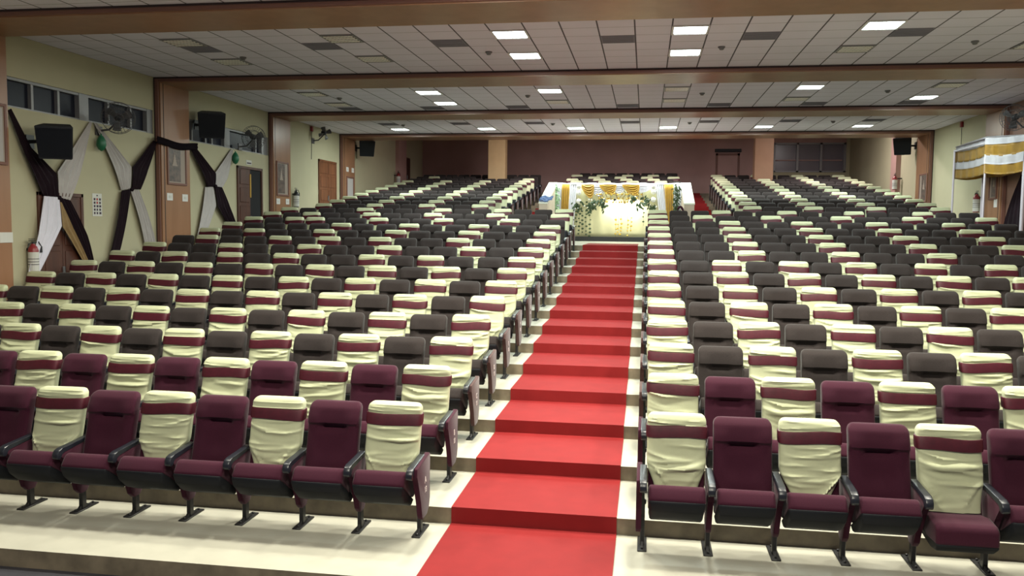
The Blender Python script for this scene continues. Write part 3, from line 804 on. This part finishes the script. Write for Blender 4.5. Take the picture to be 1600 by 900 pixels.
def plate(x, y, z, s, w, h, mt, name, label, cat, group=None, t=0.012):
    b = bmesh.new(); box(b, (x, y-w/2, z-h/2), (x+s*t, y+w/2, z+h/2), 0.003)
    return tag(obj(name, b, mt), label, cat, group)
PL = XL+0.15; PR = XR-0.15
plate(PL, 12.98, 2.50, 1, .30, .18, M['paper'], 'paper_notice', 'white paper notice on the nearest left pier', 'notice')
for y, z, l in ((18.07, 3.38, 'left switch plate on the second left pier'), (18.72, 3.375, 'right switch plate on the second left pier'),
                (23.9, 3.45, 'left switch plate on the third left pier'), (24.56, 3.46, 'right switch plate on the third left pier'),
                (29.85, 4.80, 'upper left white plate on the fourth left pier'), (30.42, 4.80, 'upper right white plate on the fourth left pier')):
    p = plate(PL, y, z, 1, .24, .17, M['white'], 'switch_plate', 'white ' + l, 'switch plate', 'white switch plates on the piers')
    b = bmesh.new(); box(b, (PL+.012, y-.05, z-.03), (PL+.018, y+.05, z+.03), .002); obj('rocker', b, M['paper'], p)
p = plate(PR, 23.9, 3.52, -1, .2, .22, M['white'], 'switch_plate', 'white switch plate on the right pier behind the canopy', 'switch plate', 'white switch plates on the piers')
def picture(X, y0, y1, z0, z1, s, label, inner='poster', light=True):
    root = empty('framed_picture', (X, (y0+y1)/2, z0), label, 'framed picture', 'framed pictures on the piers')
    h = z1-z0; w = (y1-y0)/2; f = bmesh.new()
    for a in ((-w, 0, -w+.05, h), (w-.05, 0, w, h), (-w+.05, 0, w-.05, .05), (-w+.05, h-.05, w-.05, h)): box(f, (0, a[0], a[1]), (s*.03, a[2], a[3]), .005)
    obj('frame', f, M['trim'], root)
    b = bmesh.new(); box(b, (0, -w+.05, .05), (s*.008, w-.05, h-.05)); obj('mount', b, M['matboard'], root)
    if inner == 'poster':
        b = bmesh.new(); iw = (2*w-.1)*.68; y_ = -w+.07
        box(b, (s*.008, y_, .08), (s*.014, y_+iw, h-.07)); pr_ = obj('print', b, M['poster'], root)
        # a plain tiered tower shape stands in for the print
        t = bmesh.new(); c = y_+iw*.48
        for k, (ww, zz, hh) in enumerate(((.30, .46, .04), (.22, .50, .05), (.17, .55, .06), (.12, .61, .06), (.07, .67, .06), (.03, .73, .06))):
            box(t, (s*.014, c-ww*w*.9, zz*h), (s*.019, c+ww*w*.9, (zz+hh)*h))
        obj('tower_print', t, M['matboard'], pr_)
    elif inner == 'white':
        b = bmesh.new(); box(b, (s*.008, -w+.09, .06), (s*.014, w-.09, h-.08)); obj('sheet', b, M['voile2'], root)
picture(PL, 17.98, 18.80, 3.66, 4.62, 1, 'dark framed tower print on the second left pier')
picture(PL, 23.80, 24.64, 3.62, 4.65, 1, 'dark framed print on the third left pier')
picture(PL, 29.75, 30.50, 3.55, 4.55, 1, 'framed white sheet on the fourth left pier', 'white')
picture(PL, 12.30, 13.06, 3.74, 4.78, 1, 'framed pale print on the nearest left pier cut by the picture edge', 'white')
picture(PR, 29.45, 30.25, 3.70, 4.66, -1, 'framed print on the far right pier')
picture(PR, 23.85, 24.35, 3.62, 4.36, -1, 'dark framed board on the right pier behind the canopy')
# safety poster with small red and black prints
root = empty('safety_poster', (XL, 15.66, 2.90), 'white safety poster with small dark pictures beside the nearest left door', 'poster')
b = bmesh.new(); box(b, (0, -.15, 0), (.006, .15, .46)); obj('sheet', b, M['paper'], root)
R_ = random.Random(3)
for i in range(3):
    for j in range(5):
        b = bmesh.new(); y = -.11+.085*i; z = .04+.07*j
        box(b, (.006, y, z), (.009, y+.05+R_.uniform(-.01, .01), z+.045)); obj('print_block', b, M['redink'] if (i == 1 and j > 2) else M['ink'], root)
b = bmesh.new(); box(b, (.006, -.02, .405), (.009, .02, .43)); obj('heading_mark', b, M['ink'], root)
b = boxbm((XL, 22.17, 4.42), (XL+.012, 22.50, 4.55), .003)
sg = tag(obj('door_sign', b, M['paper']), 'small white sign above the half open left door', 'sign')
b = boxbm((XL+.012, 22.21, 4.45), (XL+.015, 22.46, 4.485)); obj('print_line', b, M['ink'], sg)

# ------------------------------------------------------------------ wall drapes: crossed cloths
def drape(name, LR, mt, label, X=XL, s=1, folds=4, cat='drape', lift=0.0, knot=None, amp=0.02):
    """LR: list of runs; each run is a list of ((y,z) left edge, (y,z) right edge) down the cloth"""
    bm = bmesh.new(); th = 0.010
    for run in LR:
        nu, per = 18, 8; nv = per*(len(run)-1)
        def pt(i, j, back):
            u = i/nu; t = j/per; k = min(int(t), len(run)-2); f = t-k
            (l0, r0), (l1, r1) = run[k], run[k+1]
            ly = l0[0]+(l1[0]-l0[0])*f; lz = l0[1]+(l1[1]-l0[1])*f; ry = r0[0]+(r1[0]-r0[0])*f; rz = r0[1]+(r1[1]-r0[1])*f
            v = j/nv; wd = math.hypot(ry-ly, rz-lz)
            off = 0.05+lift+0.03*math.sin(PI*v)+amp*min(1, wd/.35)*math.sin(2*PI*folds*u+2*v)
            return (X+s*(off-(th if back else 0)), ly+(ry-ly)*u, lz+(rz-lz)*u)
        g = [[[bm.verts.new(pt(i, j, bk)) for i in range(nu+1)] for j in range(nv+1)] for bk in (0, 1)]
        for j in range(nv):
            for i in range(nu):
                for gg in g: bm.faces.new((gg[j][i], gg[j][i+1], gg[j+1][i+1], gg[j+1][i]))
            for i in (0, nu): bm.faces.new((g[0][j][i], g[0][j+1][i], g[1][j+1][i], g[1][j][i]))
        for i in range(nu):
            for j in (0, nv): bm.faces.new((g[0][j][i], g[0][j][i+1], g[1][j][i+1], g[1][j][i]))
    o = obj(name, bm, mt, smooth=True, auto=A45); tag(o, label, cat, 'crossed cloths on the left wall' if s > 0 else None)
    if knot:
        k = bmesh.new(); y, z = knot; tube(k, [(X+s*(.06+lift), y-.03, z), (X+s*(.08+lift), y, z), (X+s*(.06+lift), y+.03, z)], [.03, .045, .03], 8); obj('knot', k, mt, o)
    return o
drape('wall_drape', [[((13.22, 4.70), (13.30, 4.74)), ((13.52, 4.05), (13.72, 4.10)), ((13.95, 3.29), (14.34, 3.68)), ((14.02, 3.25), (14.43, 3.25))],
      [((14.42, 3.25), (14.77, 3.19)), ((14.80, 2.62), (15.18, 2.52)), ((15.15, 1.95), (15.42, 1.95))]],
      M['darkcloth'], 'dark burgundy cloth crossing in front of the nearest left door', knot=(14.43, 3.23), lift=.02)
drape('wall_drape', [[((15.44, 4.78), (15.50, 4.77)), ((14.40, 3.72), (15.05, 3.75)), ((14.44, 3.24), (14.77, 3.20))]], M['voile2'],
      'sheer white cloth rising from the nearest drape knot to the window')
drape('wall_drape', [[((14.02, 3.25), (14.42, 3.24)), ((13.80, 2.55), (14.42, 2.70)), ((13.52, 1.90), (13.78, 1.85)), ((13.45, 1.3), (13.62, 1.3))]], M['voile'],
      'bright white cloth falling beside the nearest fire extinguisher', lift=.045)
drape('wall_drape', [[((14.43, 3.15), (14.47, 3.15)), ((14.43, 2.68), (14.72, 2.66)), ((15.06, 1.97), (15.22, 1.97))]], M['tancloth'],
      'thin tan cloth strip over the nearest left door', lift=.055, folds=2)
drape('wall_drape', [[((15.56, 4.78), (15.66, 4.77)), ((16.10, 3.95), (16.71, 3.97)), ((16.38, 3.46), (16.70, 3.50))], [((16.72, 3.49), (17.04, 3.50)), ((17.22, 2.2), (17.66, 2.2))]], M['voile2'],
      'sheer white cloth crossing the dark one left of the second pier')
drape('wall_drape', [[((17.58, 4.62), (17.72, 4.60)), ((16.72, 3.97), (17.28, 3.95)), ((16.72, 3.50), (17.03, 3.50))], [((16.38, 3.45), (16.70, 3.49)), ((15.84, 1.9), (16.12, 1.9))]],
      M['darkcloth'], 'dark burgundy cloth crossing the white one left of the second pier', knot=(16.70, 3.49), lift=.03)
drape('wall_drape', [[((19.10, 4.62), (19.24, 4.72)), ((19.65, 4.00), (20.27, 4.05)), ((19.88, 3.69), (20.28, 3.73))], [((20.28, 3.73), (20.66, 3.72)), ((20.34, 3.22), (21.0, 3.20)), ((20.95, 2.7), (21.42, 2.7))]],
      M['darkcloth'], 'dark burgundy cloth crossing the white one beside the half open door', knot=(20.28, 3.73), lift=.03)
drape('wall_drape', [[((21.24, 4.76), (21.36, 4.75)), ((20.28, 4.06), (20.95, 4.00)), ((20.29, 3.72), (20.68, 3.70))], [((19.86, 3.69), (20.27, 3.71)), ((19.62, 3.1), (20.30, 3.22)), ((19.26, 2.1), (19.52, 2.1))]], M['voile2'],
      'sheer white cloth crossing the dark one beside the half open door')
# swag across the second pier
bm = bmesh.new()
def fn(u, v):
    y = 17.55+1.75*u; z = 4.72-0.06*math.sin(PI*u)-0.16*v+0.01*math.sin(9*u); return (PL+.03+.02*math.sin(PI*u)+.01*math.sin(4*PI*v), y, z)
sheet(bm, fn, 20, 6); bmesh.ops.solidify(bm, geom=list(bm.faces), thickness=0.012)
tag(obj('cloth_swag', bm, M['darkcloth'], smooth=True), 'dark cloth band tied across the second left pier above the print', 'drape')
drape('wall_drape', [[((22.50, 4.2), (22.66, 4.2)), ((22.35, 2.7), (23.6, 2.75))]], M['darkcloth'], 'dark cloth hanging on the right wall behind the canopy pole', X=XR-.02, s=-1)
for x, y, z, nm in ((XL, 15.66, 4.38, 'nearest white drape'), (XL, 21.31, 4.53, 'half open door')):
    b = bmesh.new(); lathe(b, [(.004, -.17), (.06, -.13), (.095, -.05), (.09, .04), (.05, .12), (.012, .16), (.02, .18)], 14, (x+.13, y, z))
    o = tag(obj('balloon', b, M['green'], smooth=True), 'small green balloon hanging beside the %s' % nm, 'balloon')
    t = bmesh.new(); tube(t, [(x+.13, y, z+.17), (x+.05, y-.02, z+.28)], .004, 5); obj('string', t, M['iron'], o)

# ------------------------------------------------------------------ decorated backdrop in the entrance bay
YB = 28.5
bx = lambda u: (u-1009.4)/45.95          # fabric widths across the wall, metres
bz = lambda v: 4.178-(v-290)/46.4
def hang(name, u0, u1, b0, b1, v0, v1, mt, label, folds=6, dy=0.0, cat='drape', group='hanging cloths of the backdrop', amp=.035):
    def fn(u, v):
        x = (u0+(u1-u0)*u)*(1-v)+(b0+(b1-b0)*u)*v
        return (bx(x), YB+dy+amp*math.sin(2*PI*folds*u+.6*math.sin(3*v))*(.5+.5*v), bz(v0+(v1-v0)*v))
    o = obj(name, solid_sheet(fn, folds*8, 10, .01), mt, smooth=True); return tag(o, label, cat, group)
hang('backdrop_cloth', 868, 1063, 868, 1063, 291, 371, M['beigecloth'], 'large beige backdrop cloth covering the wall behind the flowers', 10, .15, 'backdrop', None, .012)
hang('hanging_cloth', 872, 880, 872, 878, 289, 366, M['whitecloth'], 'narrow white cloth at the far left of the backdrop', 3, -.05)
hang('hanging_cloth', 879, 892, 878, 889, 288, 366, M['gold'], 'gold cloth panel left of the flower arch', 4, -.07)
hang('hanging_cloth', 891, 904, 888, 898, 289, 366, M['whitecloth'], 'white cloth panel between gold panel and left pompoms', 4, -.05)
hang('hanging_cloth', 1022, 1037, 1034, 1043, 288, 366, M['whitecloth'], 'white cloth panel right of the flower arch, swept inward', 5, -.05)
hang('hanging_cloth', 1035, 1050, 1042, 1051, 288, 366, M['gold'], 'gold cloth panel right of the flower arch', 4, -.08)
hang('hanging_cloth', 1049, 1063, 1050, 1061, 287, 366, M['whitecloth'], 'white cloth at the far right of the backdrop', 4, -.05)
# top roll of cloth along the wall
b = bmesh.new(); tube(b, [(bx(868+7*k), YB-.02+.02*math.sin(k), bz(288.5)+.012*math.sin(k*1.7)) for k in range(29)], .05, 8)
tag(obj('cloth_roll', b, M['whitecloth'], smooth=True), 'white cloth gathered in a roll along the backdrop top', 'cloth roll')
def swag(u0, u1, drop, skew, mt, label, dy):
    def fn(u, v):
        x = u0+(u1-u0)*u + skew*v*math.sin(PI*u)
        z = bz(289)-(drop/46.4)*(v**.9)*(.12+.88*math.sin(PI*min(1, max(0, u*1.0)))**.8)
        return (bx(x), YB+dy-.05*v*math.sin(PI*u)+.028*math.sin(2*PI*5*v)*math.sin(PI*u), z)
    o = obj('swag', solid_sheet(fn, 20, 30, .008), mt, smooth=True); return tag(o, label, 'swag', 'swags along the backdrop top')
swag(910, 930, 21, 5, M['gold'], 'leftmost gold swag beside the white pompoms', -.14)
swag(922, 948, 18, 3, M['whitecloth'], 'white swag right of the leftmost gold one', -.10)
swag(938, 964, 16, 5, M['gold'], 'middle gold swag of the backdrop', -.14)
swag(955, 979, 14, 2, M['whitecloth'], 'white swag between the middle and right gold ones', -.10)
swag(973, 999, 17, 6, M['gold'], 'right gold swag of the backdrop', -.14)
swag(988, 1019, 12, 0, M['whitecloth'], 'rightmost white swag beside the right pompoms', -.10)
RL = random.Random(5)
def leafblob(bm, c, n, spread, size, droop=0.0, mi=0):
    for _ in range(n):
        p = Vector((c[0]+RL.gauss(0, spread[0]), c[1]+RL.gauss(0, spread[1]), c[2]+RL.gauss(0, spread[2])))
        d = Vector((RL.uniform(-.7, .7), RL.uniform(-.4, .1), RL.uniform(-1, .3)-droop)).normalized()*size*RL.uniform(.6, 1.3)
        w = d.cross(Vector((RL.uniform(-.3, .3), 1, RL.uniform(-.3, .3)))).normalized()*d.length*.22
        a = bm.verts.new(p); b_ = bm.verts.new(p+d*.5+w); c_ = bm.verts.new(p+d); d_ = bm.verts.new(p+d*.5-w); e = bm.verts.new(p+d*.5+Vector((0, -.012, 0)))
        for f in ((a, b_, e), (b_, c_, e), (c_, d_, e), (d_, a, e)):
            q = bm.faces.new(f); q.material_index = mi
def garland(name, cs, mts, label, cat, group, n=26, spread=(.10, .05, .10), size=.13, flowers=0):
    bm = bmesh.new()
    for c in cs: leafblob(bm, (bx(c[0]), YB-.22, bz(c[1])), n, spread, size, .4)
    o = tag(obj(name, bm, mts), label, cat, group)
    if flowers:
        f = bmesh.new()
        for c in cs:
            for _ in range(flowers):
                p = (bx(c[0])+RL.gauss(0, .09), YB-.26+RL.uniform(-.03, .03), bz(c[1])+RL.gauss(0, .08))
                bmesh.ops.create_icosphere(f, subdivisions=1, radius=RL.uniform(.018, .03), matrix=Matrix.Translation(p))
        obj('blossoms', f, M['petal'], o, smooth=True)
    return o
G = 'leaf bunches of the flower arch'
for u, v, l in ((905, 321, 'green leaf bunch under the left pompoms'), (925, 322, 'green leaf bunch right of the left pompoms'), (930, 315, 'dark leaf bunch below the leftmost gold swag'),
                (941, 313, 'green leaf bunch below the left white swag'), (946, 320, 'small leaf bunch hanging left of the glow'), (990, 310, 'dark leaf bunch below the right gold swag'),
                (999, 319, 'green leaf bunch right of the glow'), (1010, 312, 'green leaf bunch near the right pompoms'), (1020, 322, 'green leaf bunch under the right pompoms')):
    garland('leaf_bunch', [(u, v)], M['leaf'], l, 'foliage', G, 20, (.06, .05, .08), .15, 3)
for u0, u1, nm in ((872, 872, 'left'), (1055, 1055, 'right')):
    cs = [(u0+(u1-u0)*t/9+RL.uniform(-1, 1), 292+t*4.6) for t in range(10)]
    garland('vine_garland', cs, M['leaflight'] if nm == 'left' else M['leaf'], '%s green leafy vine hanging at the %s edge of the backdrop' % ('pale' if nm == 'left' else 'dark', nm), 'vine', None, 20, (.05, .03, .05), .10)
# twigs with yellow blossoms behind the swags
bm = bmesh.new(); fl = bmesh.new()
for k in range(16):
    u = 936+k*4.4; p = [(bx(u), YB-.12, bz(298))]
    for j in range(4): p.append((bx(u+RL.uniform(-4, 4)), YB-.12-RL.uniform(0, .08), bz(304+j*6+RL.uniform(-1, 1))))
    tube(bm, p, [.014, .012, .010, .008, .005], 5)
    for q in p[1:4]: bmesh.ops.create_icosphere(fl, subdivisions=1, radius=.035, matrix=Matrix.Translation((q[0]+RL.uniform(-.05, .05), q[1]-.02, q[2])))
o = tag(obj('twig_arrangement', bm, M['trim']), 'brown twigs with yellow blossoms hanging under the swags', 'twigs'); obj('blossoms', fl, M['petalgold'], o, smooth=True)
# white pompoms
for u, vs in ((907, (292, 302, 315)), (1020, (292, 300, 312))):
    for v in vs:
        b = bmesh.new(); bmesh.ops.create_icosphere(b, subdivisions=3, radius=.085, matrix=Matrix.Translation((bx(u), YB-.22, bz(v))))
        for vv in b.verts:
            d = vv.co-Vector((bx(u), YB-.22, bz(v))); vv.co += d*.22*math.sin(d.x*120)*math.sin(d.y*110)*math.sin(d.z*130)
        h = {292: 'top', 302: 'middle', 300: 'middle', 315: 'bottom', 312: 'bottom'}[v]
        tag(obj('flower_ball', b, M['petal'], smooth=True), '%s white flower ball %s of the flower arch' % (h, 'left' if u < 950 else 'right'), 'flower ball', 'white flower balls')
# strings of dark leaves on the beige cloth
STR = [(898, 330, 368, 'leftmost'), (903, 318, 360, 'second'), (908, 322, 370, 'third'), (912, 330, 366, 'fourth'), (918, 316, 370, 'fifth'), (924, 318, 369, 'sixth'), (964, 343, 370, 'seventh'), (968, 350, 368, 'eighth'), (972, 342, 366, 'ninth'), (982, 344, 370, 'tenth'), (987, 340, 362, 'eleventh'), (1006, 326, 352, 'twelfth')]
for u, v0, v1, nm in STR:
    t = bmesh.new(); tube(t, [(bx(u), YB-.06, bz(v0-14)), (bx(u), YB-.06, bz(v1))], .004, 4)
    o = tag(obj('leaf_string', t, M['tancloth']), '%s hanging string of leaves from the left on the backdrop' % nm, 'leaf string', 'leaf strings on the backdrop')
    l = bmesh.new(); v = v0
    while v < v1:
        c = Vector((bx(u+RL.uniform(-1.4, 1.4)), YB-.08, bz(v))); r_ = RL.uniform(.03, .048)
        a = RL.uniform(0, PI); n_ = 7
        vs = [l.verts.new(c+Vector((r_*math.cos(2*PI*k/n_+a), RL.uniform(-.01, .01), r_*.75*math.sin(2*PI*k/n_+a)))) for k in range(n_)]
        cc = l.verts.new(c+Vector((0, -.02, 0)))
        for k in range(n_): l.faces.new((vs[k], vs[(k+1) % n_], cc))
        v += RL.uniform(4.8, 7.5)
    obj('leaves', l, M['leaf'] if u < 960 or u > 1000 else M['petalgold'], o)
# two small flood lamps aimed at the cloth
for u, nm in ((962, 'left'), (992, 'right')):
    root = empty('flood_lamp', (bx(u), YB-.16, bz(313)), '%s small flood lamp lighting the backdrop cloth' % nm, 'lamp', 'backdrop flood lamps')
    b = bmesh.new(); lathe(b, [(.02, .05), (.045, .03), (.055, -.02)], 12); obj('lamp_shade', b, M['iron'], root)
    l = bpy.data.lights.new('flood_light', 'AREA'); l.shape = 'DISK'; l.size = .09; l.energy = 13; l.color = (1, 1, .9); l.spread = 2.6
    lo = bpy.data.objects.new('flood_light', l); COL.objects.link(lo); lo.parent = root; lo.location = (0, .02, -.04); lo.rotation_euler = (math.radians(38), 0, 0)
# small things on and by the parapets
b = bmesh.new()
def fn(u, v): return (-3.30+.42*u, 26.0+.5*v, 3.55+.16*v+.05*math.sin(9*u+5*v)*math.sin(7*v+2)+.03)
sheet(b, fn, 14, 12); bmesh.ops.solidify(b, geom=list(b.faces), thickness=.01)
tag(obj('folded_cloth', b, M['blue'], smooth=True), 'crumpled blue cloth lying on the left parapet', 'cloth')
b = bmesh.new(); tube(b, [(1.02+.12*math.cos(PI*k/12)*1.0, 25.9, 3.0+.42*math.sin(PI*k/12)) for k in range(13)], .035, 8)
box(b, (.86, 25.82, 2.55), (1.18, 25.98, 3.05), .03, 0, 2)
tag(obj('shoulder_bag', b, M['burg'], smooth=False), 'dark maroon bag with looped strap by the right parapet', 'bag')

# ------------------------------------------------------------------ white and gold canopy by the right wall
CP = [(8.42, 25.15), (8.36, 22.78), (8.93, 21.95), (8.98, 24.6)]
BASE = [RISE*tk for tk in (16, 14, 13, 15)]
root = empty('canopy', (8.7, 23.5, 0), 'white and gold draped canopy on white poles by the right wall', 'canopy')
def rel(x, y, z): return (x-8.7, y-23.5, z)
bases = [tier_z(c[1]) for c in CP]
for i, ((x, y), b0) in enumerate(zip(CP, bases)):
    b = bmesh.new(); tube(b, [rel(x, y, b0), rel(x, y, 5.02)], .028 if i != 2 else .045, 12); lathe(b, [(.09, 0), (.085, .015), (.04, .03)], 14, rel(x, y, b0))
    obj('pole', b, M['pole'], root, smooth=True, auto=A45)
for k, (z1, z0, mt, nm) in enumerate(((5.10, 4.94, 'whitecloth', 'roof_border'), (4.97, 4.68, 'gold', 'valance'), (4.70, 4.47, 'whitecloth', 'valance'), (4.49, 4.23, 'gold', 'valance'))):
    b = bmesh.new(); e = [.03, .012, .02, .006][k]
    for i in range(4):
        (xa, ya), (xc, yc) = CP[i], CP[(i+1) % 4]
        nx, ny = (yc-ya), -(xc-xa); L = math.hypot(nx, ny); nx, ny = -nx/L, -ny/L
        cx, cyy = 8.67, 23.6
        if (xa+nx-cx)**2+(ya+ny-cyy)**2 < (xa-cx)**2+(ya-cyy)**2: nx, ny = -nx, -ny
        def fn(u, v, xa=xa, ya=ya, xc=xc, yc=yc, nx=nx, ny=ny, i=i):
            w = math.sin(2*PI*(5 if i % 2 == 0 else 3)*u+k)*.014
            sag = .05*math.sin(PI*u)
            off = e+.03+w
            return rel(xa+(xc-xa)*u+nx*off, ya+(yc-ya)*u+ny*off, z1+(z0-z1)*v-sag*(1 if k else .3))
        sheet(b, fn, 30, 5)
    bmesh.ops.solidify(b, geom=list(b.faces), thickness=.006)
    obj(nm, b, M[mt], root, smooth=True)
b = bmesh.new(); ap = b.verts.new(rel(8.68, 23.65, 5.24)); vs = [b.verts.new(rel(x+(x-8.67)*.06, y+(y-23.6)*.04, 5.10)) for x, y in CP]
for i in range(4): b.faces.new((vs[i], vs[(i+1) % 4], ap))
bmesh.ops.solidify(b, geom=list(b.faces), thickness=.01)
obj('roof_cloth', b, M['whitecloth'], root)
b = bmesh.new()
for i in range(4): tube(b, [rel(*CP[i], 4.98), rel(*CP[(i+1) % 4], 4.98)], .02, 8)
obj('top_rail', b, M['pole'], root)
